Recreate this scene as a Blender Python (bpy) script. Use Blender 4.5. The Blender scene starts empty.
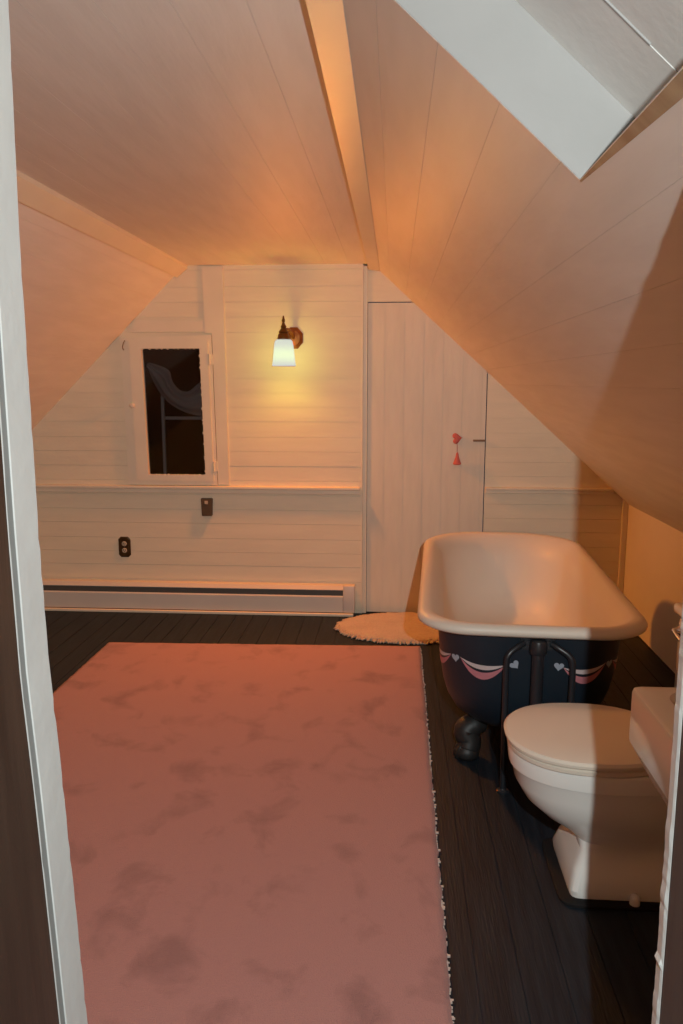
import bpy, bmesh, math, random
from mathutils import Vector, Matrix
random.seed(7)
S = bpy.context.scene
COL = S.collection
PI = math.pi

# ------------------------------------------------------------------ camera, light, exposure
S.view_settings.view_transform = 'Standard'
try: S.view_settings.look = 'None'
except Exception: pass
S.view_settings.exposure = 0.0
S.view_settings.gamma = 1.0
S.view_settings.use_curve_mapping = False

cam_d = bpy.data.cameras.new('camera'); cam = bpy.data.objects.new('camera', cam_d); COL.objects.link(cam)
cam.location = (0, 0, 1.4)
cam.rotation_euler = (PI/2 - math.radians(9.4623), 0, math.radians(3.8705))
cam_d.sensor_fit = 'VERTICAL'; cam_d.sensor_height = 24.0; cam_d.lens = 780.0/1024.0*24.0
cam_d.clip_start = 0.01
S.camera = cam

W = bpy.data.worlds.new('world'); S.world = W; W.use_nodes = True
W.node_tree.nodes['Background'].inputs[0].default_value = (0.75, 0.85, 1.0, 1)
W.node_tree.nodes['Background'].inputs[1].default_value = 0.05

def light(name, kind, loc, color, strength, falloff='Quadratic', radius=0.03, rot=None, angle=None, blend=0.5, smooth=0.0):
    d = bpy.data.lights.new(name, kind); o = bpy.data.objects.new(name, d); COL.objects.link(o)
    o.location = loc; d.color = color; d.energy = strength; d.shadow_soft_size = radius
    if kind == 'SPOT': d.spot_size = angle; d.spot_blend = blend
    if rot: o.rotation_euler = rot
    if falloff != 'Quadratic' or smooth:
        d.use_nodes = True; nt = d.node_tree
        em = next(n for n in nt.nodes if n.type == 'EMISSION')
        lf = nt.nodes.new('ShaderNodeLightFalloff'); lf.inputs['Strength'].default_value = 1.0
        lf.inputs['Smooth'].default_value = smooth
        nt.links.new(lf.outputs[falloff], em.inputs['Strength'])
    return o

# the camera's flash, held a hand's breadth to the right of the lens
FD = Vector((0.02, 1.0, -0.05))
light('camera_flash', 'SPOT', (0.138, 0.0, 1.535), (0.92, 1.0, 0.985), 172.0, 'Quadratic', 0.006,
      FD.to_track_quat('-Z', 'Y').to_euler(), math.radians(140), 0.2, 3.0)
# the bulb in the wall sconce
BULB = (-0.624, 4.43, 1.545)
light('sconce_bulb', 'POINT', BULB, (1.0, 0.115, 0.0), 98.0, 'Linear', 0.045, smooth=0.3)
light('sconce_warmth', 'POINT', BULB, (1.0, 0.66, 0.105), 18.5, 'Constant', 0.045)
light('sconce_glow', 'POINT', BULB, (0.70, 1.0, 0.10), 5.6, 'Quadratic', 0.028)

# ------------------------------------------------------------------ materials
def material(name, color, rough=0.5, metal=0.0, var=0.0, var_scale=6.0, bump=0.0, bump_scale=60.0, stretch=(1, 1, 1),
             color2=None, spec=0.5, coat=0.0, detail=4.0, sheen=0.0):
    m = bpy.data.materials.new(name); m.use_nodes = True
    nt = m.node_tree; N = nt.nodes; L = nt.links
    b = N['Principled BSDF']
    b.inputs['Base Color'].default_value = (*color, 1); b.inputs['Roughness'].default_value = rough
    b.inputs['Metallic'].default_value = metal; b.inputs['Specular IOR Level'].default_value = spec
    b.inputs['Coat Weight'].default_value = coat; b.inputs['Sheen Weight'].default_value = sheen
    tc = N.new('ShaderNodeTexCoord'); mp = N.new('ShaderNodeMapping'); mp.inputs['Scale'].default_value = stretch
    L.new(tc.outputs['Object'], mp.inputs['Vector'])
    if var or color2:
        nz = N.new('ShaderNodeTexNoise'); nz.inputs['Scale'].default_value = var_scale; nz.inputs['Detail'].default_value = detail
        L.new(mp.outputs['Vector'], nz.inputs['Vector'])
        rp = N.new('ShaderNodeValToRGB'); e = rp.color_ramp.elements
        c2 = color2 or tuple(c*(1-var) for c in color)
        e[0].position = 0.36; e[1].position = 0.64
        e[0].color = (*c2, 1); e[1].color = (*color, 1)
        L.new(nz.outputs['Fac'], rp.inputs['Fac']); L.new(rp.outputs['Color'], b.inputs['Base Color'])
    if bump:
        n2 = N.new('ShaderNodeTexNoise'); n2.inputs['Scale'].default_value = bump_scale; n2.inputs['Detail'].default_value = 3
        L.new(mp.outputs['Vector'], n2.inputs['Vector'])
        bp = N.new('ShaderNodeBump'); bp.inputs['Strength'].default_value = bump; bp.inputs['Distance'].default_value = 0.01
        L.new(n2.outputs['Fac'], bp.inputs['Height']); L.new(bp.outputs['Normal'], b.inputs['Normal'])
    return m

M = {}
M['ceiling'] = material('painted_ceiling_boards', (0.78, 0.75, 0.71), 0.62, spec=0.35, var=0.06, var_scale=3, bump=0.12, bump_scale=9, stretch=(6, 1, 6))
M['slope'] = material('painted_slope_boards', (0.78, 0.75, 0.71), 0.60, spec=0.35, var=0.06, var_scale=3, bump=0.14, bump_scale=7, stretch=(6, 1, 6))
M['wall'] = material('cream_wall_boards', (0.78, 0.70, 0.53), 0.5, var=0.05, var_scale=3, bump=0.10, bump_scale=9, stretch=(1, 6, 6))
M['plank_door'] = material('cream_plank_door_paint', (0.73, 0.66, 0.53), 0.5, var=0.06, var_scale=4, bump=0.12, bump_scale=8, stretch=(6, 6, 1))
M['trim'] = material('painted_trim', (0.78, 0.70, 0.55), 0.45, var=0.05, var_scale=5, bump=0.06, bump_scale=20)
M['plaster'] = material('painted_plaster', (0.80, 0.74, 0.66), 0.6, var=0.05, var_scale=3, bump=0.08, bump_scale=14)
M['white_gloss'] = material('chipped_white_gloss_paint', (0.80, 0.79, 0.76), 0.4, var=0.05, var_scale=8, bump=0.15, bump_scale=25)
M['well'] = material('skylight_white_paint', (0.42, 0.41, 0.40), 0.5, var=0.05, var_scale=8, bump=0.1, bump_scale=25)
M['gap'] = material('groove_grey', (0.30, 0.30, 0.29), 0.6)
M['brown_wood'] = material('dark_stained_wood', (0.085, 0.05, 0.035), 0.4, color2=(0.05, 0.028, 0.02), var_scale=3, stretch=(6, 6, 0.6), bump=0.1, bump_scale=20)
M['grey_wood'] = material('worn_grey_brown_wood', (0.10, 0.09, 0.082), 0.55, color2=(0.07, 0.06, 0.054), var_scale=3, stretch=(6, 6, 0.6), bump=0.1, bump_scale=20)
M['sill_shade'] = material('warm_shaded_sill', (0.42, 0.33, 0.22), 0.6, color2=(0.30, 0.22, 0.14), var_scale=4, stretch=(1, 6, 1), bump=0.1)  # tan colour holds the warm, flash-less shade of the skylight sill
M['floor'] = material('black_painted_floorboards', (0.014, 0.021, 0.030), 0.55, spec=0.25, color2=(0.008, 0.012, 0.018), var_scale=4, stretch=(14, 1, 1), bump=0.2, bump_scale=14)
M['black'] = material('black_paint', (0.012, 0.012, 0.013), 0.75, spec=0.15)
M['dark'] = material('night_dark', (0.0015, 0.0015, 0.0015), 1.0, spec=0.0)
M['enamel'] = material('white_enamel', (0.72, 0.67, 0.58), 0.48, var=0.03, var_scale=4, coat=0.05)
M['china'] = material('white_china', (0.76, 0.77, 0.74), 0.18, coat=0.3, var=0.03, var_scale=5)
M['seat_plastic'] = material('cream_seat_plastic', (0.72, 0.66, 0.56), 0.3, var=0.03)
M['navy'] = material('navy_black_tub_paint', (0.011, 0.021, 0.032), 0.42, color2=(0.009, 0.016, 0.026), var_scale=5, bump=0.08, bump_scale=30)
M['iron'] = material('dark_cast_iron', (0.022, 0.021, 0.021), 0.5, metal=0.2, bump=0.2, bump_scale=25)
M['pipe_black'] = material('black_painted_pipe', (0.016, 0.019, 0.024), 0.35, bump=0.05)
M['pink_paint'] = material('pink_paint', (0.52, 0.19, 0.22), 0.6, var=0.1, var_scale=20)
M['ribbon_paint'] = material('pale_ribbon_paint', (0.60, 0.50, 0.50), 0.6, var=0.1, var_scale=20)
M['heart_paint'] = material('grey_blue_paint', (0.34, 0.38, 0.45), 0.6)
M['copper'] = material('aged_copper', (0.42, 0.16, 0.055), 0.42, metal=0.85, color2=(0.28, 0.10, 0.03), var_scale=18, bump=0.1)
M['brass'] = material('dark_aged_brass', (0.16, 0.085, 0.025), 0.4, metal=0.8, bump=0.1)
M['plate_brass'] = material('dark_bronze_plate', (0.10, 0.065, 0.03), 0.4, metal=0.7, color2=(0.07, 0.045, 0.02), var_scale=25)
M['thermo'] = material('brown_thermostat_plastic', (0.09, 0.058, 0.026), 0.5, var=0.1, var_scale=30)
M['ivory'] = material('ivory_plastic', (0.50, 0.42, 0.30), 0.4)
M['heater'] = material('cream_enamelled_steel', (0.62, 0.58, 0.52), 0.4, var=0.04, var_scale=4)
M['fin'] = material('dark_heater_slot', (0.10, 0.088, 0.075), 0.6)
M['chrome'] = material('chrome', (0.75, 0.72, 0.68), 0.12, metal=1.0)
M['curtain'] = material('grey_curtain_cloth', (0.11, 0.105, 0.11), 0.85, bump=0.2, bump_scale=50)
M['muntin'] = material('grey_storm_sash', (0.13, 0.135, 0.145), 0.7)
M['heart_red'] = material('red_pink_felt', (0.60, 0.15, 0.13), 0.8, bump=0.3, bump_scale=120)
M['string'] = material('red_string', (0.35, 0.10, 0.08), 0.8)
M['fringe'] = material('cream_backing_threads', (0.62, 0.52, 0.46), 0.9)
M['mat_pile'] = material('cream_shag_pile', (0.52, 0.41, 0.30), 0.9, var=0.12, var_scale=9, bump=0.9, bump_scale=70, sheen=0.3)
M['latch'] = material('dark_latch_wood', (0.20, 0.13, 0.07), 0.6)

def rug_material():
    m = bpy.data.materials.new('dusty_rose_pile'); m.use_nodes = True
    nt = m.node_tree; N = nt.nodes; L = nt.links; b = N['Principled BSDF']
    b.inputs['Roughness'].default_value = 0.95; b.inputs['Sheen Weight'].default_value = 0.15; b.inputs['Specular IOR Level'].default_value = 0.15
    tc = N.new('ShaderNodeTexCoord')
    mp = N.new('ShaderNodeMapping'); mp.inputs['Scale'].default_value = (1.0, 0.85, 1); L.new(tc.outputs['Object'], mp.inputs['Vector'])
    n1 = N.new('ShaderNodeTexNoise'); n1.inputs['Scale'].default_value = 6.5; n1.inputs['Detail'].default_value = 5; n1.inputs['Roughness'].default_value = 0.55; n1.inputs['Distortion'].default_value = 0.35
    L.new(mp.outputs['Vector'], n1.inputs['Vector'])
    r1 = N.new('ShaderNodeValToRGB'); r1.color_ramp.elements[0].position = 0.30; r1.color_ramp.elements[1].position = 0.47
    r1.color_ramp.elements[0].color = (0.31, 0.165, 0.158, 1); r1.color_ramp.elements[1].color = (0.42, 0.225, 0.212, 1)
    L.new(n1.outputs['Fac'], r1.inputs['Fac'])
    n2 = N.new('ShaderNodeTexNoise'); n2.inputs['Scale'].default_value = 260; n2.inputs['Detail'].default_value = 2
    L.new(tc.outputs['Object'], n2.inputs['Vector'])
    mx = N.new('ShaderNodeMix'); mx.data_type = 'RGBA'; mx.blend_type = 'OVERLAY'; mx.inputs['Factor'].default_value = 0.25
    L.new(r1.outputs['Color'], mx.inputs['A']); L.new(n2.outputs['Color'], mx.inputs['B'])
    L.new(r1.outputs['Color'], b.inputs['Base Color'])
    bp = N.new('ShaderNodeBump'); bp.inputs['Strength'].default_value = 0.5; bp.inputs['Distance'].default_value = 0.006
    L.new(n2.outputs['Fac'], bp.inputs['Height']); L.new(bp.outputs['Normal'], b.inputs['Normal'])
    return m
M['rug'] = rug_material()

def glass_material(name, tint=(1, 1, 1), refl=0.12):
    m = bpy.data.materials.new(name); m.use_nodes = True; nt = m.node_tree; N = nt.nodes; L = nt.links
    N.remove(N['Principled BSDF']); out = next(n for n in N if n.type == 'OUTPUT_MATERIAL')
    t = N.new('ShaderNodeBsdfTransparent'); t.inputs[0].default_value = (*tint, 1)
    g = N.new('ShaderNodeBsdfGlossy'); g.inputs['Roughness'].default_value = 0.03
    f = N.new('ShaderNodeFresnel'); f.inputs['IOR'].default_value = 1.45
    x = N.new('ShaderNodeMixShader'); L.new(f.outputs[0], x.inputs[0]); L.new(t.outputs[0], x.inputs[1]); L.new(g.outputs[0], x.inputs[2])
    L.new(x.outputs[0], out.inputs['Surface'])
    return m
M['glass'] = glass_material('window_glass', (0.92, 0.92, 0.92))

def shade_material():
    m = bpy.data.materials.new('frosted_lamp_glass'); m.use_nodes = True; nt = m.node_tree; N = nt.nodes; L = nt.links
    N.remove(N['Principled BSDF']); out = next(n for n in N if n.type == 'OUTPUT_MATERIAL')
    t = N.new('ShaderNodeBsdfTransparent'); t.inputs[0].default_value = (0.95, 0.93, 0.9, 1)
    e = N.new('ShaderNodeEmission'); e.inputs[0].default_value = (0.72, 0.70, 0.88, 1); e.inputs[1].default_value = 0.75
    x = N.new('ShaderNodeMixShader'); x.inputs[0].default_value = 0.05
    a = N.new('ShaderNodeAddShader')
    d = N.new('ShaderNodeBsdfTranslucent'); d.inputs[0].default_value = (0.9, 0.88, 0.85, 1)
    L.new(t.outputs[0], x.inputs[1]); L.new(d.outputs[0], x.inputs[2])
    x2 = N.new('ShaderNodeMixShader'); x2.inputs[0].default_value = 0.55
    L.new(x.outputs[0], x2.inputs[1]); L.new(e.outputs[0], x2.inputs[2])
    L.new(x2.outputs[0], out.inputs['Surface'])
    return m
M['shade'] = shade_material()

# ------------------------------------------------------------------ helpers
def obj(name, bm, mat, parent=None, smooth=False, auto=None):
    bmesh.ops.recalc_face_normals(bm, faces=bm.faces[:])
    me = bpy.data.meshes.new(name); bm.to_mesh(me); bm.free()
    for mm in (mat if isinstance(mat, (list, tuple)) else [mat]): me.materials.append(mm)
    if smooth:
        for p in me.polygons: p.use_smooth = True
        if auto is not None:
            try: me.set_sharp_from_angle(angle=auto)
            except Exception: pass
    o = bpy.data.objects.new(name, me); COL.objects.link(o)
    if parent is not None:
        o.parent = parent
        b = parent
        off = Vector((0, 0, 0))
        while b is not None: off += Vector(b.location); b = b.parent
        o.location = -off                      # shapes are written in room coordinates
    return o
def rebase(o, origin):
    """move a top-level mesh's origin to its base without moving the shape"""
    v = Vector(origin); o.data.transform(Matrix.Translation(-v)); o.location = v
    return o
def tag(o, label, cat, group=None, kind=None):
    o['label'] = label; o['category'] = cat
    if group: o['group'] = group
    if kind: o['kind'] = kind
    return o
def thing(name, label, cat, loc, group=None, kind=None):
    o = bpy.data.objects.new(name, None); COL.objects.link(o); o.location = loc
    o.empty_display_size = 0.1
    return tag(o, label, cat, group, kind)
def struct(name, bm, mat, label, cat, parent=None, **k):
    o = obj(name, bm, mat, parent, **k)
    return tag(o, label, cat, None, 'structure')

def box(bm, x0, y0, z0, x1, y1, z1, bev=0.0, seg=2):
    r = bmesh.ops.create_cube(bm, size=1.0)
    vs = r['verts']
    for v in vs:
        v.co = Vector((x0 + (v.co.x+.5)*(x1-x0), y0 + (v.co.y+.5)*(y1-y0), z0 + (v.co.z+.5)*(z1-z0)))
    if bev:
        es = {e for v in vs for e in v.link_edges}
        bmesh.ops.bevel(bm, geom=list(es), offset=bev, segments=seg, affect='EDGES', profile=0.5)
def prism(bm, pts, d):
    """extrude planar 3-D polygon by vector d"""
    d = Vector(d)
    a = [bm.verts.new(Vector(p)) for p in pts]; b = [bm.verts.new(Vector(p)+d) for p in pts]
    n = len(a); bm.faces.new(a); bm.faces.new(b[::-1])
    for i in range(n): bm.faces.new((a[i], a[(i+1) % n], b[(i+1) % n], b[i]))
def loft(bm, rings, cap0=True, cap1=True, closed=True):
    R = [[bm.verts.new(Vector(p)) for p in r] for r in rings]
    n = len(R[0])
    for a, b in zip(R, R[1:]):
        for i in range(n if closed else n-1):
            j = (i+1) % n
            bm.faces.new((a[i], a[j], b[j], b[i]))
    if cap0: bm.faces.new(R[0][::-1])
    if cap1: bm.faces.new(R[-1])
    return R
def lathe(bm, prof, n=32, c=(0, 0, 0), axis='z', cap0=True, cap1=True):
    rings = []
    for r, h in prof:
        ring = []
        for k in range(n):
            a = 2*PI*k/n; x, y = r*math.cos(a), r*math.sin(a)
            p = {'z': (x, y, h), 'y': (x, h, y), 'x': (h, x, y)}[axis]
            ring.append(Vector(p)+Vector(c))
        rings.append(ring)
    loft(bm, rings, cap0, cap1)
def smooth_path(pts, k=6):
    P = [Vector(p) for p in pts]; out = []
    for i in range(len(P)-1):
        p0 = P[max(i-1, 0)]; p1 = P[i]; p2 = P[i+1]; p3 = P[min(i+2, len(P)-1)]
        for j in range(k):
            t = j/k
            out.append(0.5*((2*p1)+(p2-p0)*t+(2*p0-5*p1+4*p2-p3)*t*t+(3*p1-p0-3*p2+p3)*t**3))
    out.append(P[-1]); return out
def tube(bm, pts, r, n=12, k=6, smooth=True):
    P = smooth_path(pts, k) if smooth else [Vector(p) for p in pts]
    m = len(P); rr = r if isinstance(r, (list, tuple)) else [r]*2
    rings = []; up = None
    for i, p in enumerate(P):
        t = (P[min(i+1, m-1)]-P[max(i-1, 0)]).normalized()
        if up is None:
            up = Vector((0, 0, 1)) if abs(t.z) < .9 else Vector((1, 0, 0))
        u = (up - t*up.dot(t)).normalized(); w = t.cross(u); up = u
        f = i/(m-1)*(len(rr)-1); a = min(int(f), len(rr)-2); q = rr[a]+(rr[a+1]-rr[a])*(f-a)
        rings.append([p+(u*math.cos(2*PI*j/n)+w*math.sin(2*PI*j/n))*q for j in range(n)])
    loft(bm, rings)
def clip(poly, a, b, c):
    """keep a*u+b*v<=c"""
    out = []; n = len(poly)
    for i in range(n):
        p, q = poly[i], poly[(i+1) % n]
        dp, dq = a*p[0]+b*p[1]-c, a*q[0]+b*q[1]-c
        if dp <= 0: out.append(p)
        if (dp < 0 < dq) or (dq < 0 < dp):
            t = dp/(dp-dq); out.append((p[0]+t*(q[0]-p[0]), p[1]+t*(q[1]-p[1])))
    return out
def boards(bm, O, U, V, N, polys, axis, width, gap=0.003, th=0.006, jit=0.0010, seed=1, base=0.0, wvar=0.0):
    """tongue-and-groove boards filling convex polygons; U, V span the plane, N points into the room"""
    O, U, V, N = Vector(O), Vector(U), Vector(V), Vector(N).normalized()
    rnd = random.Random(seed)
    P = lambda p, h: O + U*p[0] + V*p[1] + N*h
    lo = min(p[axis] for q in polys for p in q); hi = max(p[axis] for q in polys for p in q)
    edges = [base + math.floor((lo-base)/width)*width]
    while edges[-1] < hi: edges.append(edges[-1] + width*(1+rnd.uniform(-wvar, wvar)))
    js = [rnd.uniform(-jit, jit) for _ in edges]
    for q in polys:
        for k in range(len(edges)-1):
            a, b = edges[k]+gap/2, edges[k+1]-gap/2
            r = clip(q, *((0, 1, b) if axis else (1, 0, b))); 
            if len(r) >= 3: r = clip(r, *((0, -1, -a) if axis else (-1, 0, -a)))
            if len(r) < 3: continue
            cl = []
            for p in r:
                if not cl or (p[0]-cl[-1][0])**2+(p[1]-cl[-1][1])**2 > 1e-8: cl.append(p)
            if len(cl) > 2 and (cl[0][0]-cl[-1][0])**2+(cl[0][1]-cl[-1][1])**2 < 1e-8: cl.pop()
            if len(cl) < 3: continue
            prism(bm, [P(p, js[k]) for p in cl], -N*(th+js[k]))
        prism(bm, [P(p, -th) for p in q], -N*0.02)

# ------------------------------------------------------------------ the room shell
YW = 4.62            # face of the far wall left of the plank door
YD = 4.636           # face of the plank door and of the wall right of it
XK = 1.375           # right knee wall
ZC = 2.065           # flat ceiling
YF0, YF1 = 0.715, 0.80   # the partition with the doorway
SR = 0.909           # fall of the right slope
XR0 = -0.128         # where the flat ceiling meets the right slope
zr = lambda x: 2.058 - SR*(x-XR0)
SL = 0.982
XL0 = -1.235
zl = lambda x: 2.058 - SL*(XL0-x)
XKL = -2.60

# floor boards run away from the camera
bm = bmesh.new()
boards(bm, (0, 0, 0), (1, 0, 0), (0, 1, 0), (0, 0, 1), [[(-2.7, -0.7), (1.5, -0.7), (1.5, 4.75), (-2.7, 4.75)]], 0, 0.105, gap=0.003, th=0.004, jit=0.0004, seed=3)
struct('floor', bm, M['floor'], 'black painted wooden floorboards running towards the far wall', 'floor')

# flat ceiling
bm = bmesh.new()
boards(bm, (0, 0, ZC), (1, 0, 0), (0, 1, 0), (0, 0, -1), [[(XL0-.02, YF1), (XR0+.02, YF1), (XR0+.02, 4.72), (XL0-.02, 4.72)]], 0, 0.135, gap=0.0008, th=0.0012, jit=0.0001, seed=4)
struct('ceiling', bm, M['ceiling'], 'flat white boarded ceiling strip between the two slopes', 'ceiling')

# right slope, with the skylight opening
nR = Vector((-SR, 0, -1)).normalized()
vR = Vector((1, 0, -SR)).normalized()
kR = math.sqrt(1+SR*SR)
OR = (XR0, 0, 2.058)
sv = lambda x: (x-XR0)*kR
SKX0, SKX1, SKY0, SKY1 = -0.10, 0.270, 0.58, 1.244
bm = bmesh.new()
boards(bm, OR, (0, 1, 0), vR, nR, [
    [(SKY1, sv(-0.15)), (4.74, sv(-0.15)), (4.74, sv(XK+.02)), (SKY1, sv(XK+.02))],
    [(YF1-.02, sv(0.33)), (SKY1, sv(0.33)), (SKY1, sv(XK+.02)), (YF1-.02, sv(XK+.02))],
    [(0.50, sv(SKX1)), (SKY1, sv(SKX1)), (SKY1, sv(0.33)), (0.50, sv(0.33))],
    [(0.50, sv(-0.15)), (SKY1, sv(-0.15)), (SKY1, sv(SKX0)), (0.50, sv(SKX0))],
    [(0.50, sv(SKX0)), (SKY0, sv(SKX0)), (SKY0, sv(SKX1)), (0.50, sv(SKX1))]], 1, 0.125, gap=0.0007, th=0.0012, jit=0.0001, seed=5)
struct('ceiling_right', bm, M['slope'], 'white boarded sloping ceiling above the bathtub with the skylight in it', 'sloping ceiling')

# left slope
nL = Vector((SL, 0, -1)).normalized(); vL = Vector((-1, 0, -SL)).normalized(); kL = math.sqrt(1+SL*SL)
bm = bmesh.new()
boards(bm, (XL0, 0, 2.058), (0, 1, 0), vL, nL, [[(YF1-.02, -0.02), (4.72, -0.02), (4.72, (XL0-XKL+.02)*kL), (YF1-.02, (XL0-XKL+.02)*kL)]], 1, 0.125, gap=0.0007, th=0.0012, jit=0.0001, seed=6)
struct('ceiling_left', bm, M['slope'], 'sloping ceiling on the window side, plain and warmly lit', 'sloping ceiling')

# knee walls
bm = bmesh.new(); box(bm, XK, YF1-.02, 0, XK+.05, 4.72, zr(XK)+0.01)
struct('wall_right', bm, M['plaster'], 'low smooth wall behind the bathtub and toilet', 'wall')
bm = bmesh.new(); box(bm, XKL-.05, YF1-.02, 0, XKL, 4.72, zl(XKL)+0.01)
struct('wall_left', bm, M['plaster'], 'low wall under the window side slope', 'wall')

# far wall, left part: horizontal boards around the window opening
WX0, WX1, WZ0, WZ1 = -1.585, -1.075, 0.815, 1.640
def wall_poly(x0, x1, z0, z1):
    p = [(x0, z0), (x1, z0), (x1, z1), (x0, z1)]
    p = clip(p, -SL, 1, 2.058 - SL*XL0 + 0.012)         # z <= zl(x)
    if len(p) >= 3: p = clip(p, SR, 1, 2.058 + SR*XR0 + 0.012)
    return p
XE = -0.190
bm = bmesh.new()
boards(bm, (0, YW, 0), (1, 0, 0), (0, 0, 1), (0, -1, 0), [
    wall_poly(XKL, WX0, 0, 2.07), wall_poly(WX0, WX1, 0, WZ0), wall_poly(WX0, WX1, WZ1, 2.07), wall_poly(WX1, XE, 0, 2.07)],
    1, 0.0885, gap=0.0018, th=0.004, jit=0.0009, seed=8, base=0.02, wvar=0.06)
struct('wall_far', bm, M['wall'], 'cream boarded far wall with the window and sconce', 'wall')
# right part beyond the plank door, above the door too
bm = bmesh.new()
boards(bm, (0, YD, 0), (1, 0, 0), (0, 0, 1), (0, -1, 0), [wall_poly(0.537, XK, 0, 1.6)], 1, 0.085, gap=0.0016, th=0.004, jit=0.0008, seed=9, base=0.01, wvar=0.06)
boards(bm, (0, YD, 0), (1, 0, 0), (0, 0, 1), (0, -1, 0), [wall_poly(XE+.028, 0.2, 1.856, 2.07)], 1, 0.30, gap=0.0028, th=0.005, seed=10)
struct('wall_end', bm, M['wall'], 'cream boarded wall beside and above the plank door, behind the bathtub', 'wall')

# end board of the left part and the shadowed strip beside the door
bm = bmesh.new(); box(bm, XE-.004, YW-.004, 0, XE+.004, YW+.06, 2.06, 0.0012)
struct('trim_1', bm, M['trim'], 'thin vertical edge board where the far wall steps back to the plank door', 'trim')
bm = bmesh.new(); box(bm, XE+.004, YD-.012, 0, XE+.028, YD+.03, 2.055, 0.002)
struct('trim_2', bm, M['trim'], 'narrow vertical strip left of the plank door', 'trim')

# plank door with the corner cut to the slope
d = thing('door_1', 'cream plank door with its top corner cut off by the slope', 'door', (0.17, YD, 0), kind='structure')
bm = bmesh.new()
boards(bm, (0, YD, 0), (1, 0, 0), (0, 0, 1), (0, -1, 0), [wall_poly(XE+.030, 0.531, 0.006, 1.850)], 0, 0.1135, gap=0.0022, th=0.004, jit=0.0007, seed=11, base=0.166)
obj('door_panel', bm, M['plank_door'], d)
bm = bmesh.new(); box(bm, 0.462, YD-.014, 1.055, 0.533, YD+.002, 1.066, 0.002)
lt = obj('door_latch', bm, M['latch'], d); lt['label'] = 'small dark wooden latch bar'

# window casing, casement and what lies beyond the glass
w = thing('window_1', 'small casement window with dark glass above the heater', 'window', (-1.33, YW, WZ0), kind='structure')
def frame(bm, q, wd, y0, y1):
    """frame with outer corner quad q = (bl, br, tr, tl) in x,z and member widths wd = (left, right, top, bottom)"""
    bl, br, tr, tl = [Vector((p[0], 0, p[1])) for p in q]
    l, r, t, b = wd
    ibl = bl+Vector((l, 0, b)); ibr = br+Vector((-r, 0, b)); itr = tr+Vector((-r, 0, -t)); itl = tl+Vector((l, 0, -t))
    for poly in ((bl, br, ibr, ibl), (br, tr, itr, ibr), (tr, tl, itl, itr), (tl, bl, ibl, itl)):
        prism(bm, [Vector((p.x, y0, p.z)) for p in poly], (0, y1-y0, 0))
bm = bmesh.new()
frame(bm, [(-1.607, 0.786), (-1.060, 0.786), (-1.074, 1.672), (-1.618, 1.656)], (0.075, 0.055, 0.05, 0.035), YW-.016, YW+.05)
obj('window_casing', bm, M['trim'], w)
bm = bmesh.new()
frame(bm, [(-1.551, 0.812), (-1.080, 0.812), (-1.095, 1.637), (-1.566, 1.637)], (0.072, 0.050, 0.043, 0.036), YW-.026, YW+.012)
for v in bm.verts: pass
sash = obj('window_sash', bm, M['trim'], w)
bm = bmesh.new(); prism(bm, [(-1.495, YW, 0.835), (-1.12, YW, 0.835), (-1.135, YW, 1.605), (-1.508, YW, 1.605)], (0, .003, 0))
obj('pane', bm, M['glass'], sash)
# chipped paint along the inside edge of the sash
bm = bmesh.new()
rnd = random.Random(5)
def chips(p0, p1, nx, nz, n):
    for k in range(n):
        t = (k+rnd.random())/n; x = p0[0]+(p1[0]-p0[0])*t; z = p0[1]+(p1[1]-p0[1])*t; s = rnd.uniform(.003, .007)
        e = rnd.uniform(.004, .012)
        dx, dz = ((0, e) if nx else (e, 0))
        prism(bm, [(x-dx, YW-.022, z-dz), (x+nx*s, YW-.022, z+nz*s), (x+dx, YW-.022, z+dz)], (0, .006, 0))
chips((-1.483, .85), (-1.498, 1.59), 1, 0, 34); chips((-1.132, .85), (-1.147, 1.59), -1, 0, 14); chips((-1.48, .848), (-1.135, .848), 0, 1, 12); chips((-1.495, 1.592), (-1.15, 1.592), 0, -1, 10)
obj('paint_edge', bm, M['trim'], sash)
bm = bmesh.new(); lathe(bm, [(.004, 0), (.006, -.012), (.014, -.018), (.015, -.028), (.008, -.034)], 14, (-1.553, YW-.024, 1.262), 'y')
box(bm, -1.578, YW-.030, 1.252, -1.545, YW-.022, 1.272, .002)
obj('sash_knob', bm, M['trim'], sash, True, .6)
for z in (0.90, 1.53):
    bm = bmesh.new(); lathe(bm, [(.005, -.032), (.006, -.03), (.006, .03), (.005, .032)], 10, (-1.0765-(z-.9)*.016, YW-.026, z))
    box(bm, -1.076-(z-.9)*.016, YW-.0215, z-.03, -1.058-(z-.9)*.016, YW-.0155, z+.03, .001)
    obj('hinge', bm, M['trim'], w)
bm = bmesh.new(); tube(bm, [(-1.592, YW-.018, 1.64), (-1.596, YW-.03, 1.625), (-1.602, YW-.030, 1.60), (-1.597, YW-.026, 1.585)], .003, 8)
obj('hook', bm, M['latch'], w)
# night side: a box coloured near-black to stand for the darkness
bm = bmesh.new()
box(bm, -1.80, YW+.055, 0.55, -1.78, 5.20, 1.95); box(bm, -0.90, YW+.055, 0.55, -0.88, 5.20, 1.95)
box(bm, -1.80, YW+.055, 0.53, -0.88, 5.20, 0.55); box(bm, -1.80, YW+.055, 1.95, -0.88, 5.20, 1.97)
box(bm, -1.80, 5.20, 0.53, -0.88, 5.22, 1.97)
struct('wall_alcove', bm, M['dark'], 'recess behind the small window, coloured near-black to stand for night', 'recess')
bm = bmesh.new()
box(bm, -1.466, 4.855, 0.552, -1.447, 4.875, 1.318, .003)
box(bm, -1.447, 4.858, 1.166, -0.902, 4.872, 1.186, .003)
tag(rebase(obj('storm_sash', bm, M['muntin']), (-1.456, 4.865, .552)), 'grey bars of an outer sash seen through the dark window', 'window bars')
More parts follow.
